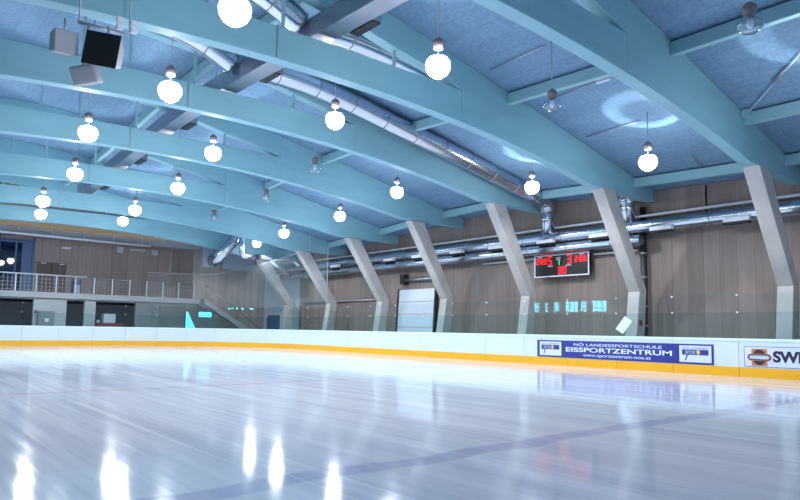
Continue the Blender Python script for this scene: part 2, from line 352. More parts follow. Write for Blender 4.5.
# ------------------------------------------------------------------ rink boards and glass
def path_at(d):      # distance along the inner face of the boards, starting at Y=0 on the long side
    L1 = YI-RR; L2 = RR*PI/2
    if d <= L1: return XB, d, 1, 0
    if d <= L1+L2:
        a = (d-L1)/RR; return XB-RR+RR*math.cos(a), YI-RR+RR*math.sin(a), math.cos(a), math.sin(a)
    return XB-RR-(d-L1-L2), YI, 0, 1
edges = [1.1*0+2.1311*i for i in range(0, 17)]           # straight side, 16 boards
L1 = YI-RR; L2 = RR*PI/2
edges[-1] = L1
edges += [L1+L2*i/8 for i in range(1, 9)] + [L1+L2+2.0*i for i in range(1, 8)]
for i, (a, b) in enumerate(zip(edges, edges[1:])):
    where = 'side' if b <= L1+.01 else ('corner' if b <= L1+L2+.01 else 'end')
    a2, b2 = a+.006, b-.006; nn = 1 if where != 'corner' else 5
    P = [path_at(a2+(b2-a2)*k/nn) for k in range(nn+1)]
    txt = {'side': 'white rink board with yellow kick strip on the long right side', 'corner': 'curved white rink board with yellow kick strip in the far corner', 'end': 'white rink board with yellow kick strip below the far gallery'}[where]
    r = thing('rink_board', txt, 'rink board', (P[0][0], P[0][1], 0), {'side': 'long side rink boards', 'corner': 'corner rink boards', 'end': 'end rink boards'}[where])
    G().sweep(P, [(0, .3), (.14, .3), (.14, 1.12), (0, 1.12)]).obj('panel', 'board', r)
    G().sweep(P, [(-.012, 0), (.14, 0), (.14, .3), (-.012, .3)]).obj('kick_strip', 'kick', r)
    G().sweep(P, [(-.02, 1.12), (.18, 1.12), (.18, 1.2), (-.02, 1.2)]).obj('top_rail', 'rail_top', r)
    txt = {'side': 'clear glass panel standing on the long right side boards', 'corner': 'curved clear glass panel standing on the far corner boards', 'end': 'clear glass panel standing on the boards below the gallery'}[where]
    q = thing('glass_panel', txt, 'glass panel', (P[0][0], P[0][1], 1.2), {'side': 'long side glass panels', 'corner': 'corner glass panels', 'end': 'end glass panels'}[where])
    G().sweep(P, [(.06, 1.2), (.072, 1.2), (.072, 2.03), (.06, 2.03)]).obj('lower_pane', 'plexi', q)
    G().sweep(P, [(.06, 2.034), (.072, 2.034), (.072, 2.62), (.06, 2.62)]).obj('upper_pane', 'plexi_upper', q)
    for z in (2.03, 2.58):
        x_, y_, nx, ny = path_at(a2+.03); G().box(x_+nx*.066-.022, x_+nx*.066+.022, y_+ny*.066-.022, y_+ny*.066+.022, z-.022, z+.022).obj('clip', 'white_metal', q)

# ------------------------------------------------------------------ advertising
def face_box(y_left, y_right, z0, z1, x, t): return G().box(x-t, x, min(y_left, y_right), max(y_left, y_right), z0, z1)
XA = XB-.001
ad = tag(face_box(16.36, 9.29, .315, .985, XA, .012).obj('advertising_banner', 'navy'), 'long blue banner with white lettering and two logos on the boards', 'banner')
yp = lambda px: (lambda d: d.y*(XB/d.x))(ray(px, 350))
lettering('NÖ LANDESSPORTSCHULE', yp(574), .79, yp(574)-yp(662), .125, XA-.012, 'pale_text', ad, .004)
lettering('EISSPORTZENTRUM', yp(566), .56, yp(566)-yp(672), .175, XA-.012, 'pale_text', ad, .018)
lettering('www.sportzentrum-noe.at', yp(583), .36, yp(583)-yp(651), .13, XA-.012, 'pale_text', ad)
for yl, w_ in ((yp(540), yp(540)-yp(561.5)), (yp(679.5), yp(679.5)-yp(711.5))):
    lg = face_box(yl, yl-w_, .38, .93, XA-.012, .003).obj('logo_card', 'ad_white', ad)
    k = w_/1.6
    face_box(yl-.14*k, yl-w_+.14*k, .62, .80, XA-.015, .002).obj('blue_stripe', 'navy', lg)
    lettering('NÖ LANDES', yl-.16*k, .825, w_-.34*k, .06, XA-.015, 'navy', lg)
    lettering('SPORT', yl-.3*k, .645, w_*.42, .12, XA-.017, 'caption', lg, .01)
    G().prism([(XA-.017, yl-w_*.6+.09*math.cos(t)*k, .715+.08*math.sin(t)) for t in [2*PI*j/14 for j in range(14)]], (-.002, 0, 0)).obj('sun_mark', 'ad_yellow', lg)
    G().prism([(XA-.015, yl-.36*k, .63), (XA-.015, yl-.44*k, .63), (XA-.015, yl-.34*k, .43), (XA-.015, yl-.28*k, .43)], (-.002, 0, 0)).obj('swoosh', 'navy', lg)
ad = tag(face_box(8.36, 4.6, .335, .965, XA, .012).obj('advertising_banner', 'ad_white'), 'white banner with orange square logo and dark capitals at right edge', 'banner')
for y0_, y1_, z0_, z1_ in ((8.36, 4.6, .335, .35), (8.36, 4.6, .95, .965), (8.36, 8.345, .335, .965)): face_box(y0_, y1_, z0_, z1_, XA-.012, .002).obj('border', 'navy', ad)
lg = face_box(8.14, 7.69, .37, .89, XA-.012, .003).obj('logo_square', 'ad_orange', ad)
G().prism([(XA-.015, 7.915+.2*math.cos(t), .63+.24*math.sin(t)) for t in [2*PI*j/28 for j in range(28)]], (-.002, 0, 0)).obj('logo_disc', 'ink', lg)
def capsule(cy, cz, w_, h_, x): 
    r = h_/2; P = [(x, cy+(w_/2-r)+r*math.cos(t), cz+r*math.sin(t)) for t in [-PI/2+PI*j/8 for j in range(9)]]+[(x, cy-(w_/2-r)+r*math.cos(t), cz+r*math.sin(t)) for t in [PI/2+PI*j/8 for j in range(9)]]
    return G().prism(P, (-.002, 0, 0))
capsule(7.915, .63, .70, .22, XA-.017).obj('logo_orange_rim', 'ad_orange', lg)
capsule(7.915, .63, .65, .18, XA-.019).obj('logo_band', 'ink', lg)
capsule(7.915, .63, .58, .12, XA-.021).obj('logo_pale_band', 'caption', lg)
lettering('SWIETELSKY', 8.18, .595, .53, .07, XA-.023, 'pale_text', lg, .012)
lettering('SWIETELSKY', 7.53, .49, 2.55, .35, XA-.012, 'ink', ad, .045)
# paper on glass
pts = [(21.25, 12.46, 1.93), (21.25, 12.17, 1.75), (21.25, 12.55, 1.28), (21.25, 12.84, 1.46)]
tag(G().prism(pts, (-.006, 0, 0)).obj('paper_sheet', 'paper'), 'pale paper sheet stuck at a tilt on the glass', 'paper')

# ------------------------------------------------------------------ columns
def column(i):
    y1 = Y0+S*i; y0 = y1-.5; d = dz(y1); z_top = low(21)+d
    nm = ['nearest leaning pale concrete column, at the right edge', 'leaning pale concrete column beside the black wall pipe', 'leaning pale concrete column beside the lit scoreboard', 'leaning pale concrete column beside the white roller door',
          'leaning pale concrete column left of the white roller door', 'leaning pale concrete column, second from the far white corner', 'farthest leaning concrete column, before the white corner'][i]
    r = thing('leaning_column', nm, 'column', (23.5, y1-.25, 0), 'leaning columns along the right wall')
    G().prism([(23.0, y0, 0), (23.48, y0, 2.97), (24.0, y0, 3.06), (23.68, y0, 0)], (0, .5, 0)).obj('lower_leg', 'concrete', r, .02)
    G().prism([(23.48, y0, 2.97), (20.95, y0, z_top), (21.8, y0, low(21.8)+d), (24.0, y0, 3.06)], (0, .5, 0)).obj('upper_limb', 'concrete', r, .02)
    return r
for i in range(7): column(i)
tag(G().box(23.4, 23.55, Y0+S-.56, Y0+S-.5, 1.62, 1.84).obj('alarm_box', 'red_paint'), 'small red alarm box on the column beside the black pipe', 'alarm box')

# ------------------------------------------------------------------ beams, purlins
BN = ['nearest turquoise arched beam, overhead just above the top of the frame', 'first turquoise arched beam at top right, landing on the nearest column', 'turquoise arched beam carrying the loudspeakers', 'turquoise arched beam behind the silver arched duct', 'fourth turquoise arched beam, landing beside the roller door',
      'fifth turquoise arched beam, third from the far end', 'sixth turquoise arched beam, second from the far end', 'farthest turquoise arched beam, in front of the orange lintel']
for i in range(-1, 7):
    y0 = Y0+S*i-.45; y1 = y0+.35; d = dz(y0)
    r = thing('roof_beam', BN[i+1], 'roof beam', (5, y0, low(5)+d), 'arched roof beams')
    T = lambda X: ztop(X, y0)-.005
    lin = lambda a, b, n: [a+(b-a)*k/n for k in range(n+1)]
    g = G().strip([(X, low(X)+d, T(X)) for X in lin(13.4, 20.4, 14)+[22, 23.4, 24.78]], y0, y1)
    g.strip([(X, low(X)+d, slotlo(X)+d) for X in lin(-4.5, 13.4, 36)], y0, y1)
    g.strip([(X, low(X)+d, T(X)) for X in [XL+.02]+lin(-8, -4.5, 6)], y0, y1)
    g.obj('arch', 'turq', r, .015)
    G().strip([(X, slothi(X)+d, T(X)) for X in lin(-4.5, 13.4, 36)], y0, y1).obj('upper_chord', 'turq', r, .015)
    for X in (4.2, 5.45, 7.36, 10.88):
        G().box(X-.035, X+.035, y0+.14, y1-.14, slotlo(X)+d-.02, slothi(X)+d+.02).obj('strut', 'turq_purlin', r)
    G().box(7.1, 7.14, y0-.012, y0, low(7.12)+d, slotlo(7.12)+d).obj('splice_plate', 'steel', r)
def bay_name(i):
    return ['in front of the nearest column', 'between the first and second column from the right', 'between the second and third column from the right', 'between the third and fourth column from the right', 'between the fourth and fifth column from the right', 'between the fifth and sixth column from the right', 'between the two farthest columns'][i+1]
for i in range(-1, 6):
    ya = Y0+S*i-.1; yb = Y0+S*(i+1)-.45
    rows = [(23.3, 'lowest'), (15.6, 'middle'), (8.5, 'ridge')] + ([(20.0, 'lower braced')] if i == -1 else [])
    for X, nm in rows:
        g = G(); za, zb = ztop(X, ya), ztop(X, yb)
        g.hexa([(X-.1, ya, za-.42), (X+.1, ya, za-.42), (X+.1, yb, zb-.42), (X-.1, yb, zb-.42), (X-.1, ya, za-.06), (X+.1, ya, za-.06), (X+.1, yb, zb-.06), (X-.1, yb, zb-.06)])
        o = tag(g.obj('roof_purlin', 'turq_purlin', None, .02), '%s turquoise purlin under the roof %s' % (nm, bay_name(i)), 'purlin', 'roof purlins')
r = thing('brace_rod', 'pale diagonal brace rod under the roof at the upper right edge', 'brace rod', (20, 7.6, 7.9))
G().tube([(19.9, 7.55, 7.95), (15.0, 2.9, 8.9)], .022, 8).obj('rod', 'white_metal', r)
G().box(19.75, 20.1, 7.45, 7.68, 7.8, 8.05).obj('anchor', 'turq_purlin', r)
G().tube([(18.6, 6.35, 8.21), (18.1, 5.87, 8.31)], .045, 8).obj('turnbuckle', 'steel', r)

# ------------------------------------------------------------------ lamps
lamp_specs = [((235,10),0,1,'largest glowing pendant lamp, at the top left'), ((438,66),0,1,'glowing pendant lamp in front of the loudspeaker beam, top centre'), ((552,105),0,0,'unlit pendant lamp under the middle purlin right of the top centre glow'), ((648,162),0,1,'glowing pendant lamp above the black wall pipe'),
    ((750,25),-1,0,'unlit pendant lamp at the upper right corner'), ((170,91),1,1,'glowing pendant lamp right of the loudspeakers'), ((335,120),1,1,'glowing pendant lamp under the silver arched duct'), ((532,187),1,1,'glowing pendant lamp above the drop of the silver duct'),
    ((88,133),2,1,'glowing pendant lamp below the grey loudspeakers'), ((213,153),2,1,'glowing pendant lamp left of the centre unlit lamps'), ((315,168),2,0,'nearest unlit pendant lamp of the middle row, left of centre'), ((397,192),2,1,'glowing pendant lamp above the white roller door'),
    ((75,174),3,1,'upper left glowing pendant lamp of the third pair from the left'), ((178,188),3,1,'glowing pendant lamp above the gallery right end'), ((266,198),3,0,'unlit pendant lamp between two unlit neighbours'), ((340,216),3,1,'glowing pendant lamp above the fifth leaning column'),
    ((43,201),4,1,'upper one of two touching lamp glows at the far left'), ((135,210),4,1,'upper one of two lamp glows over the gallery middle'), ((214,218),4,0,'farthest unlit pendant lamp, above the corner duct'), ((284,233),4,1,'glowing pendant lamp above the far corner column'),
    ((41,214),5,1,'lower one of two touching lamp glows at the far left'), ((123,221),5,1,'lower one of two lamp glows over the gallery middle'), ((257,243),5,1,'farthest glowing pendant lamp, in the ducts of the corner'), ((830,118),-1,1,'glowing pendant lamp just outside the right edge')]
P_UP, P_DOWN = 460, 640
def glow(kind, loc, energy, parent):
    l = bpy.data.lights.new('lamp_light', kind); l.energy = energy; l.color = (.90, .96, 1.0); l.shadow_soft_size = .12
    o = bpy.data.objects.new('lamp_light', l); C.objects.link(o); o.location = Vector(loc)-parent.location; o.parent = parent; return l, o
def lamp(p, bay, lit, label):
    Y = Y0+S*(bay+(.36 if bay <= 2 else .42)); q = at_Y(*p, Y); X, z = q.x, q.z; zr = ztop(X, Y)
    r = thing('pendant_lamp', label, 'lamp', q, 'glowing pendant lamps' if lit else 'unlit pendant lamps')
    R = .285 if lit else .25  # lit bowl made larger and rounder to stand in for its bloom
    G().lathe((X, Y, z), ([(.03, -R*.98), (R*.4, -R*.92), (R*.75, -R*.66), (R*.95, -R*.3), (R, .0), (R*.95, R*.3), (R*.75, R*.6), (.1, R*.72)] if lit else [(.03, -R*.62), (R*.55, -R*.56), (R*.9, -R*.25), (R, .0), (R*.92, R*.3), (R*.6, R*.58), (.1, R*.66)]), 20).obj('bowl', 'bulb' if lit else 'plexi_bowl', r)
    zb = z+R*.66+(.19 if lit else 0)
    G().lathe((X, Y, zb), [(.06, 0), (.11, .02), (.13, .2), (.05, .27)], 12).obj('ballast', 'ballast', r)
    if not lit: G().lathe((X, Y, z), [(.04, -.06), (.07, 0), (.05, .12)], 10).obj('bulb', 'white_metal', r)
    if lit: G().tube([(X, Y, z+R*.6), (X, Y, zb)], .02, 6).obj('neck', 'steel', r)
    G().tube([(X, Y, zb+.27), (X, Y, zr)], .012, 6).obj('suspension_wire', 'steel', r)
    if lit:
        l, o = glow('SPOT', (X, Y, z-R-.03), P_DOWN, r); l.spot_size = math.radians(172); l.spot_blend = .35
        l, o = glow('SPOT', (X, Y, z+R*.72+.03), P_UP, r); l.spot_size = math.radians(86); l.spot_blend = .15; l.shadow_soft_size = .03
        o.rotation_euler = (PI, 0, 0)
    return r
M['plexi_bowl'] = glass('clear_lamp_bowl', (.85, .9, .95), 3.0)
for a in lamp_specs: lamp(*a)

def on_roof(px, py):
    d = ray(px, py); t = 1.0
    while t < 70:
        P = Vector((0, 0, H0))+d*t
        if P.z > ztop(P.x, P.y)-.07: return P
        t += .01
for pa_, pb_, lab in (((490,70),(545,46),'thin conduit under the roof left of the unlit lamp purlin'), ((553,98),(603,80),'thin conduit right of the unlit lamp ending in a pale sensor'), ((586,137),(640,121),'thin conduit crossing the bright ring on the roof'), ((691,156),(705,172),'short dark conduit on the roof above the wall top purlin'), ((578,183),(592,196),'short dark conduit near the top of the second column')):
    A, B = on_roof(*pa_), on_roof(*pb_); r = thing('conduit', lab, 'conduit', A)
    G().tube([A, B], .022, 6).obj('tube', 'steel', r)
    if 'sensor' in lab: G().obox(B, Vector((0,1,0)), Vector((1,0,0)), Vector((0,0,1)), .22, .05, .05).obj('sensor', 'white_metal', r)

# ------------------------------------------------------------------ ducts
def duct_bands(pts, rad, parent, every=1.5):
    acc = every*.6
    for a, b in zip(pts, pts[1:]):
        a, b = Vector(a), Vector(b); L = (b-a).length
        while acc < L:
            c = a+(b-a)*(acc/L); t = (b-a).normalized()*.02
            G().tube([c-t, c+t], rad+.012, 20).obj('joint_band', 'galv_dull', parent)
            acc += every
        acc -= L
# longitudinal trunk along the ridge
r = thing('trunk_duct', 'long rectangular silver duct running lengthwise under the ridge', 'duct', (8.6, 8, 8.55))
g = G()
for a, b in ((8.2, 20), (20, 24), (24, 28), (28, 33), (33, 36.5)):
    za, zb = 8.62+dz(a), 8.62+dz(b)
    g.hexa([(8.25, a, za), (8.8, a, za), (8.8, b, zb), (8.25, b, zb), (8.25, a, za+.55), (8.8, a, za+.55), (8.8, b, zb+.55), (8.25, b, zb+.55)])
g.obj('casing', 'galv_dull', r, .03)
for yy in (12.1, 16.9, 23.2, 28.6, 34):
    z = 8.62+dz(yy)
    b = G().box(8.8, 9.08, yy-.5, yy+.5, z+.02, z+.36).obj('outlet_box', 'galv_dull', r)
    G().box(8.82, 9.07, yy-.45, yy+.45, z-.02, z+.02).obj('grille', 'dark', b)
# arched branch ducts following the beams down to the wall
def arched(Y, xs, label, rad, drop):
    pts = [(X, Y, z+dz(Y)) for X, z in xs]
    r = thing('arched_duct', label, 'duct', pts[0], 'arched silver ducts')
    # smooth the path
    sm = []
    for k in range(len(pts)-1):
        p0, p1, p2, p3 = (Vector(pts[max(k-1, 0)]), Vector(pts[k]), Vector(pts[k+1]), Vector(pts[min(k+2, len(pts)-1)]))
        for j in range(5):
            t = j/5; sm.append(.5*((2*p1)+(-p0+p2)*t+(2*p0-5*p1+4*p2-p3)*t*t+(-p0+3*p1-3*p2+p3)*t**3))
    sm.append(Vector(pts[-1]))
    G().tube(sm, rad, 24).obj('pipe', 'galv', r)
    duct_bands(sm, rad, r)
    if drop:
        X, z = xs[-1]
        b = G().tube([(24.05, Y, 7.25), (24.05, Y, 5.85)], rad*.8, 20).obj('drop_pipe', 'galv', r)
        G().tube([(24.05, Y, 6.5), (24.05, Y, 6.55)], rad*.84, 20).obj('collar', 'galv_dull', b)
    for X in (11.5, 15, 18.5):
        for (Xa, za), (Xb, zb) in zip(xs, xs[1:]):
            if Xa <= X <= Xb: G().tube([(X, Y, za+(zb-za)*(X-Xa)/(Xb-Xa)+rad), (X, Y, ztop(X, Y))], .012, 6).obj('hanger', 'steel', r)
PR = [(8.85, 9.15), (9.6, 9.24), (11, 9.2), (12.8, 8.98), (15, 8.62), (18.3, 8.12), (21.0, 7.62), (22.8, 7.3), (23.6, 7.15), (23.95, 6.9), (24.05, 6.6)]
PL = [(2.0, 9.5), (4, 9.75), (6, 9.72), (7.2, 9.5), (8.2, 9.1)]
arched(17.95, PR, 'large silver arched duct running down to the side wall, in front of a beam', .36, True)
arched(13.92, PR, 'silver arched duct seen through the slot of the loudspeaker beam', .36, True)
arched(17.95, PL, 'short silver duct between the loudspeakers and the ridge duct, second from the camera', .33, False)
arched(13.92, PL, 'short silver duct left of the ridge duct, beside the largest glowing lamp', .33, False)
# wall ducts
def wall_duct(ya, yb, z, rad, label, grilles):
    r = thing('wall_duct', label, 'duct', (24.1, ya, z), 'silver ducts along the side wall')
    pts = [(24.1, y, z) for y in [ya+(yb-ya)*k/20 for k in range(21)]]
    G().tube(pts, rad, 24).obj('pipe', 'galv', r); duct_bands(pts, rad, r, 2.2)
    for y in grilles:
        b = G().box(23.78, 23.98, y-.45, y+.45, z-rad-.02, z-rad+.14).obj('outlet_box', 'white_metal', r)
        G().box(23.77, 23.99, y-.45, y+.45, z-rad-.10, z-rad-.02).obj('grille', 'dark', b)
wall_duct(-4, 43.6, 5.66, .25, 'upper silver duct running along the whole side wall', [5.5, 9.53, 12.37, 15.15, 17.95, 20.95, 23.7, 26.8, 29.4, 32, 35.1, 38])
wall_duct(13.35, 42.5, 5.13, .22, 'lower silver duct under the long one, ending at the black pipe', [])
r = thing('wall_pipe', 'thin pale pipe running along the side wall above the ducts', 'pipe', (24.4, -4, 6.15))
G().tube([(24.4, -4, 6.17), (24.4, 45, 6.12)], .055, 10).obj('tube', 'white_metal', r)
for y in [2+2.7*k for k in range(16)]: G().box(24.38, 24.8, y-.02, y+.02, 6.12, 6.18).obj('bracket', 'steel', r)
r = thing('downpipe', 'black vertical pipe on the timber wall beside a leaning column', 'pipe', (24.55, 13.52, 0))
G().tube([(24.62, 13.54, 0), (24.62, 13.54, 6.55)], .13, 14).obj('tube', 'blackpipe', r)
for z in (1.6, 2.4, 3.6, 4.6): G().tube([(24.62, 13.54, z), (24.62, 13.54, z+.06)], .15, 14).obj('clamp', 'steel', r)
tag(G().tube([(24.77, 11.0, 7.1), (24.77, 11.0, 5.9)], .035, 8).obj('conduit', 'blackpipe'), 'thin dark conduit above the wall duct between two columns', 'conduit')
tag(G().tube([(24.6, 13.8, 4.78), (24.6, 15.9, 4.78)], .05, 8).obj('cable_rail', 'white_metal'), 'white cable rail on the wall right of the scoreboard', 'cable rail')
tag(G().tube([(24.6, 18.95, 4.82), (24.6, 22.5, 4.8)], .05, 8).obj('cable_rail', 'white_metal'), 'white cable rail on the wall left of the scoreboard', 'cable rail')
tag(G().tube([(24.68, 31.0, 3.19), (24.68, 40.2, 3.14)], .06, 8).obj('wall_rail', 'steel'), 'grey rail along the far timber wall behind the columns', 'rail')
for k, (px, py, X, Y) in enumerate(()): pass
# far corner ducts
r = thing('corner_duct', 'fat silver duct entering a white plate on the end wall', 'duct', (19.2, YE-.05, 6.1))
P0 = at_Y(212, 259.5, YE-.05)
CD = [P0, P0+Vector((0, -.7, 0)), at_Y(213, 261.5, 42.2), at_Y(214, 261.5, 40.4), at_Y(219, 257, 39.75), at_Y(228, 247.5, 39.5), at_Y(236, 239, 39.4), at_Y(239, 234, 39.4)]
G().tube(CD, .38, 20).obj('pipe', 'galv', r)
duct_bands(CD[4:7], .39, r, .8)
tag(G().box(19.5, 20.85, YE-.04, YE, 5.85, 7.8).obj('wall_plate', 'white_panel'), 'white square plate around the fat duct on the end wall', 'plate')
tag(G().box(21.15, 23.8, YE-.04, YE, 5.8, 7.7).obj('wall_plate', 'white_panel'), 'wide white plate on the end wall right of the fat duct', 'plate')
r = thing('corner_duct', 'vertical silver duct in the far corner dropping from the roof', 'duct', at_Y(242, 240, 38.6))
G().tube([at_Y(242, 226, 38.6), at_Y(242, 252, 38.6), at_Y(243, 256, 38.6), at_Y(248, 257, 38.6), at_Y(258, 257, 38.6)], .19, 16).obj('pipe', 'galv', r)
r = thing('corner_duct', 'silver duct branching along the far corner to the wall ducts', 'duct', at_Y(260, 257, 38.6))
G().tube([at_Y(260, 257, 38.6), at_Y(276, 259, 38.6), at_Y(292, 261, 38.6), at_Y(297, 263, 38.5), at_Y(300, 267, 38.3)], .18, 16).obj('pipe', 'galv', r)
G().tube([at_Y(270, 260, 38.65), at_Y(280, 268, 38.8), at_Y(289, 276.5, 39.0)], .17, 14).obj('branch_pipe', 'galv', r)

# ------------------------------------------------------------------ scoreboard
XS = 24.3
sb = thing('scoreboard', 'black electronic scoreboard with red digits hung on the timber wall', 'scoreboard', (XS, 17.42, 3.9))
G().box(XS, XS+.18, 15.98, 18.86, 3.9, 4.85).obj('cabinet', 'black', sb)
G().box(XS-.02, XS+.02, 15.93, 18.91, 3.86, 3.91).box(XS-.02, XS+.02, 15.93, 18.91, 4.84, 4.89).box(XS-.02, XS+.02, 15.93, 15.98, 3.91, 4.84).box(XS-.02, XS+.02, 18.86, 18.91, 3.91, 4.84).obj('frame', 'white_metal', sb)
for y in (16.4, 18.4): G().box(XS+.18, 24.8, y-.05, y+.05, 4.3, 4.4).obj('wall_bracket', 'steel', sb)
SEG = {'0': 'abcdef', '1': 'bc', '2': 'abged', '3': 'abgcd', '5': 'afgcd', '8': 'abcdefg'}
def digits(txt, yl, z0, hgt, m, nm):
    g = G(); w_ = hgt*.5; t = hgt*.125; y = yl
    def bar(a, b, c, d): g.box(XS-.012, XS, y-b, y-a, z0+c, z0+d)
    for ch in txt:
        if ch == ':':
            bar(0, t, hgt*.2, hgt*.2+t); bar(0, t, hgt*.62, hgt*.62+t); y -= t*2; continue
        for s_ in SEG[ch]:
            {'a': lambda: bar(0, w_, hgt-t, hgt), 'g': lambda: bar(0, w_, hgt/2-t/2, hgt/2+t/2), 'd': lambda: bar(0, w_, 0, t), 'f': lambda: bar(0, t, hgt/2, hgt), 'e': lambda: bar(0, t, 0, hgt/2), 'b': lambda: bar(w_-t, w_, hgt/2, hgt), 'c': lambda: bar(w_-t, w_, 0, hgt/2)}[s_]()
        y -= w_+t*1.7
    return g.obj(nm, m, sb)
digits('2:00', 18.80, 4.47, .27, 'red_led', 'penalty_digits'); digits('5', 18.12, 4.42, .40, 'red_led', 'score_digit'); digits('1', 17.60, 4.40, .2, 'green_led', 'period_digit')
digits('3', 17.06, 4.42, .40, 'red_led', 'score_digit'); digits('2:00', 16.66, 4.47, .27, 'red_led', 'penalty_digits'); digits('00', 17.55, 3.97, .34, 'red_led', 'clock_digits')
for y, z, w_ in ((18.0, 4.33, .26), (17.55, 4.70, .24), (17.55, 4.62, .2), (17.0, 4.33, .28), (16.3, 4.78, .26), (18.6, 4.78, .2)): G().box(XS-.008, XS, y-w_/2, y+w_/2, z, z+.05).obj('caption_plate', 'caption', sb)

# ------------------------------------------------------------------ roller door
rd = thing('roller_door', 'white sectional roller door in the timber side wall', 'door', (24.72, 27.6, 0))
def slab(z0, z1): 
    f = lambda z: -.0+(-.22)*(1-z/3.7)
    return G().hexa([(24.62+f(z0), 26.15, z0), (24.70+f(z0), 26.15, z0), (24.70+f(z0), 29.25, z0), (24.62+f(z0), 29.25, z0), (24.62+f(z1), 26.15, z1), (24.70+f(z1), 26.15, z1), (24.70+f(z1), 29.25, z1), (24.62+f(z1), 29.25, z1)])
for k in range(5): slab(k*.74+.012, (k+1)*.74-.012).obj('door_section', 'shutter', rd)
for y in (26.08, 29.32): G().hexa([(24.38, y-.06, 0), (24.72, y-.06, 0), (24.72, y+.06, 0), (24.38, y+.06, 0), (24.58, y-.06, 3.75), (24.78, y-.06, 3.75), (24.78, y+.06, 3.75), (24.58, y+.06, 3.75)]).obj('guide_rail', 'blackpipe', rd)
G().tube([(24.5, 25.9, 4.25), (24.5, 29.0, 4.25)], .09, 12).obj('roller_shaft', 'galv_dull', rd)
G().box(24.4, 24.75, 28.6, 29.0, 4.0, 4.6).obj('motor', 'dark', rd)

# ------------------------------------------------------------------ gallery fittings
rl = thing('gallery_railing', 'pale metal railing along the edge of the far gallery', 'railing', (5, YE-.2, 3.38))
G().tube([(2.0, YE-.2, 4.5), (11.4, YE-.2, 4.5)], .045, 8).obj('handrail', 'white_metal', rl)
G().tube([(11.4, YE-.2, 4.45), (18.8, YE-.2, 4.45)], .025, 8).obj('top_wire', 'steel', rl)
for k in range(15):
    X = 2.6+1.16*k; G().box(X-.03, X+.03, YE-.23, YE-.17, 3.3, 4.5).obj('post', 'white_metal', rl)
g = G()
for k in range(70): X = 2.0+.24*k; g.box(X-.006, X+.006, YE-.206, YE-.194, 3.42, 4.45)
for k in range(4): g.box(2.0, 18.8, YE-.206, YE-.194, 3.48+.24*k, 3.492+.24*k)
g.obj('mesh_infill', 'steel', rl)
gp = thing('gallery_pipe', 'bright steel pipe hung below the fascia over the gallery', 'pipe', (5, YE-.5, 7.03))
G().tube([(0, YE-.45, 7.03), (15.4, YE-.45, 6.98)], .085, 10).obj('tube', 'bright_pipe', gp)
for k in range(8): X = 1.5+1.9*k; G().tube([(X, YE-.45, 7.02), (X, YE-.45, 7.5)], .02, 6).obj('hanger', 'white_metal', gp)
YG = YE+3.1
tag(G().box(14.15, 14.6, YG-.08, YG, 6.72, 7.15).obj('wall_sign', 'white_metal'), 'white square sign on the gallery wall, left of the strip light', 'sign')
tag(G().box(16.7, 17.15, YG-.08, YG, 6.75, 7.15).obj('wall_sign', 'white_metal'), 'white square sign on the gallery wall, right of the strip light', 'sign')
tag(G().box(15.1, 16.2, YG-.14, YG, 6.95, 7.1).obj('strip_light', 'white_metal', None, .02), 'white strip light fixture high on the gallery wall', 'light')
tag(G().box(10.4, 11.0, YG-.12, YG, 6.62, 6.8).obj('emergency_light', 'white_metal', None, .02), 'small pale emergency light above the brown gallery door', 'light')
wb = thing('litter_bin', 'dark blue bin with pale front on the gallery behind the railing', 'bin', (11.5, YG-.3, 3.38))
G().box(11.2, 11.75, YG-.5, YG-.02, 3.38, 4.5).obj('body', 'blue_frame', wb, .03); G().box(11.28, 11.67, YG-.515, YG-.5, 3.5, 4.1).obj('front_panel', 'white_panel', wb)
cb = thing('wall_cabinet', 'grey steel cabinet against the lower end wall behind the boards', 'cabinet', (9.05, YE-.2, 0))
G().box(8.6, 9.55, YE-.35, YE, 0, 2.16).obj('body', 'grey_box', cb, .02); G().box(9.0, 9.22, YE-.37, YE-.35, 1.45, 1.68).obj('label_plate', 'white_metal', cb); G().box(8.66, 9.49, YE-.36, YE-.35, 1.2, 1.22).obj('door_gap', 'dark', cb)
tag(G().box(8.44, 8.56, YE-.05, YE, 2.0, 2.2).obj('alarm_button', 'red_paint'), 'small red alarm button left of the grey cabinet', 'alarm button')
mc = thing('service_machine', 'dark red machine with a white box parked in the dark doorway', 'machine', (13.2, YE+1.5, 0))
G().box(12.4, 14.2, YE+.8, YE+2.6, .35, 1.45).obj('chassis', 'red_paint', mc, .05); G().box(12.9, 13.7, YE+.9, YE+1.7, 1.45, 2.1).obj('white_tank', 'white_metal', mc, .04)
G().lathe((12.55, YE+.95, 1.55), [(.05, -.12), (.14, 0), (.05, .12)], 12).obj('round_lamp', 'white_metal', mc)
for X in (12.7, 13.9):
    for y in (YE+.78, YE+2.62): G().tube([(X, y-.1, .35), (X, y+.1, .35)], .35, 16).obj('wheel', 'black', mc)
st = thing('staircase', 'timber staircase descending right from the gallery end', 'stairs', (19.3, YE-.6, 0))
X0s, X1s, n = 19.35, 24.1, 19
for k in range(n):
    t = k/(n-1); X = X0s+(X1s-X0s)*t; z = 3.32*(1-t)
    G().box(X-.02, X+.30, YE-1.15, YE-.15, z-.02, z+.03).obj('tread', 'concrete', st)
for y in (YE-1.2, YE-.1):
    G().prism([(X0s-.1, y-.03, 3.45), (X0s-.1, y-.03, 3.0), (X1s+.2, y-.03, -.02), (X1s+.6, y-.03, .0), (X1s+.35, y-.03, .3)], (0, .06, 0)).obj('stringer', 'plaster', st)
G().tube([(X0s, YE-1.2, 4.4), (X1s, YE-1.2, 1.1)], .03, 8).obj('handrail', 'steel', st)
for t in (0, .33, .66, 1): X = X0s+(X1s-X0s)*t; G().tube([(X, YE-1.2, 3.3*(1-t)+.1), (X, YE-1.2, 4.4-3.3*t)], .02, 6).obj('baluster', 'steel', st)
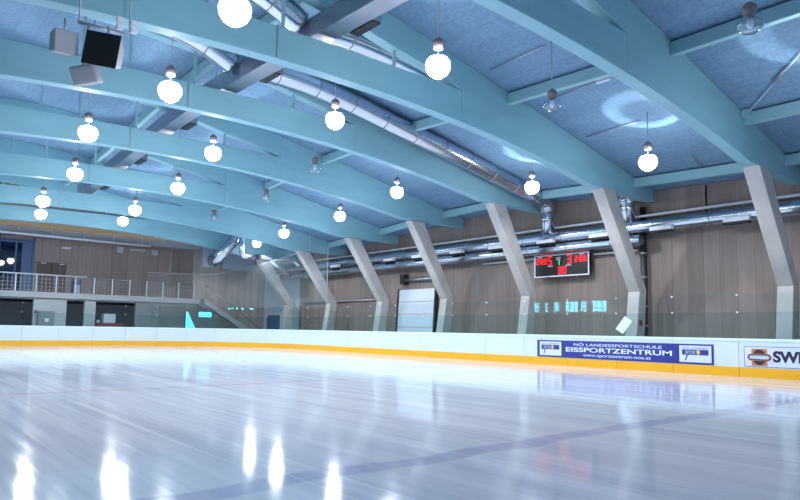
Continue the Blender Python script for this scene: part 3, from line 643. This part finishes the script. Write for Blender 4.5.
tag(G().box(20.9, 23.0, YE-.06, YE, 5.02, 5.07).obj('wall_shelf', 'steel'), 'thin dark ledge on the timber end wall', 'ledge')
# bright panes under the stairs
for (a, b, z0_, z1_), nm in (((20.3-.65, 20.3, 2.02, 2.45), 'window_9'), ((20.53, 20.75, 2.02, 2.5), 'window_10')):
    pass
w = struct(G().box(19.28, 20.42, YE-.1, YE+.02, 1.98, 2.03).box(19.28, 20.42, YE-.1, YE+.02, 2.42, 2.47).box(19.28, 19.33, YE-.1, YE+.02, 2.03, 2.42).box(20.37, 20.42, YE-.1, YE+.02, 2.03, 2.42).obj('window_9', 'blue_frame'), 'small bright window under the stairs')
G().box(19.33, 20.37, YE-.05, YE-.03, 2.03, 2.42).obj('pane', 'day', w)
w = struct(G().box(18.3, 18.36, YE-.1, YE+.02, .3, 2.45).box(19.24, 19.3, YE-.1, YE+.02, .3, .95).box(18.36, 19.24, YE-.1, YE+.02, .3, .36).obj('window_10', 'blue_frame'), 'bright triangular pane under the stairs')
G().prism([(18.36, YE-.05, .36), (19.24, YE-.05, .36), (19.24, YE-.05, .95), (18.5, YE-.05, 2.4), (18.36, YE-.05, 2.4)], (0, .02, 0)).obj('pane', 'day', w)

# safety net behind the far glass
net = thing('safety_net', 'fine pale safety net hung above the far corner glass', 'net', (21.3, 32.2, 2.62))
PN = [path_at(32.25+(L1+L2*.8-32.25)*k/40) for k in range(41)]
nt = lambda k: 6.3-1.4*min(1, max(0, (k-8)/20))
g = G(); VN = [[g.b.verts.new((x_+nx*(.2+o), y_+ny*(.2+o), z)) for o, z in ((0, 2.64), (.005, 2.64), (.005, nt(k)), (0, nt(k)))] for k, (x_, y_, nx, ny) in enumerate(PN)]
for A, B in zip(VN, VN[1:]):
    for k in range(4): g.b.faces.new((A[k], A[(k+1)%4], B[(k+1)%4], B[k]))
g.obj('netting', 'net', net)
G().tube([(x_+nx*.2, y_+ny*.2, nt(k)) for k, (x_, y_, nx, ny) in enumerate(PN)], .008, 6).obj('top_rope', 'rope', net)
G().tube([(21.4, 32.25, 2.64), (21.4, 32.25, 6.3)], .014, 6).obj('edge_rope', 'rope', net)
for k in (6, 20, 36):
    x_, y_, nx, ny = PN[k]; x_ += nx*.2; y_ += ny*.2
    G().tube([(x_, y_, nt(k)), (x_, y_, ztop(x_, y_))], .01, 6).obj('hanging_wire', 'rope', net)

# ------------------------------------------------------------------ loudspeakers under the second visible beam
YS = Y0+S-.62
fr = thing('speaker_frame', 'slim grey bar with brackets under the beam holding the loudspeakers', 'frame', (3.2, YS, 7.3))
pa, pb = at_Y(78, 22, YS), at_Y(124, 34, YS)
G().tube([pa, pb], .035, 8).obj('bar', 'steel', fr)
for px in (79, 129):
    p = at_Y(px, 20 if px < 100 else 0, YS); q0 = at_Y(px, 24 if px < 100 else 33, YS); G().tube([q0, Vector((q0.x, YS, slotlo(q0.x)+.6))], .014, 6).obj('hanger_rod', 'steel', fr)
for px, py in ((120, 20), (120, 27), (134, 24), (134, 31)):
    p = at_Y(px, py, YS); G().obox(p, Vector((1,0,0)), Vector((0,1,0)), Vector((0,0,1)), .06, .05, .05).obj('bracket', 'white_metal', fr)
def spk(name, px, py, Y, right, upv, hw, hh, dep, label, m='speaker_body', front=None, taper=.6):
    c = at_Y(px, py, Y); nrm = right.cross(upv).normalized()
    r = thing(name, label, 'loudspeaker', c, 'loudspeakers under the beam')
    P = []
    for k, s_ in ((0, 1), (-1, taper)):
        for i, j in ((-1,-1),(1,-1),(1,1),(-1,1)): P.append(c+right*hw*i*s_+upv*hh*j*s_+nrm*dep*k)
    G().hexa(P).obj('shell', m, r, .02)
    if front: G().obox(c+nrm*.012, right, upv, nrm, hw*.985, hh*.985, .012).obj('grille', front, r)
    top = c+upv*hh*.8-nrm*dep*.4
    G().tube([top, Vector((top.x, min(YS, top.y+.1), (pa.z+pb.z)/2-.02))], .018, 6).obj('hanger_rod', 'steel', r)
    return r
ca, sa = math.cos(.19), math.sin(.19)
right = (r2*ca-u2*sa).normalized(); upv = (r2*sa+u2*ca).normalized()
spk('loudspeaker', 101.5, 49.5, YS-.4, right, upv, .335, .32, .5, 'loudspeaker with square black front facing the ice', 'speaker_body', 'black', .55)
# grey ones turned away
nl = (-r2*.72+u2*.1+fw*.6).normalized()
rr = (fw*.75+r2*.6).normalized(); uu = nl.cross(rr).normalized(); rr = uu.cross(nl)
spk('loudspeaker', 67, 42, YS-.1, rr, -uu if uu.z < 0 else uu, .22, .22, .36, 'pale grey loudspeaker left of the black fronted one', 'speaker_body', None, .8)
nl = (u2*.25+fw*.75-r2*.2).normalized(); rr = (-r2*.98-u2*.16).normalized(); uu = nl.cross(rr).normalized(); rr = uu.cross(nl)
spk('loudspeaker', 86.5, 75, YS+.42, rr, uu, .27, .2, .3, 'pale grey loudspeaker below the black fronted one', 'speaker_body', None, .8)

# ------------------------------------------------------------------ daylight and view
w = bpy.data.worlds.new('sky'); bpy.context.scene.world = w; w.use_nodes = True
bg = w.node_tree.nodes['Background']; bg.inputs['Color'].default_value = (.55, .75, 1.0, 1); bg.inputs['Strength'].default_value = 1.0
sc = bpy.context.scene
sc.view_settings.view_transform = 'Standard'; sc.view_settings.look = 'None'; sc.view_settings.gamma = 1; sc.view_settings.exposure = 0.18
sc.view_settings.use_curve_mapping = False
sc.cycles.max_bounces = 10; sc.cycles.diffuse_bounces = 4; sc.cycles.transparent_max_bounces = 16; sc.cycles.sample_clamp_indirect = 6
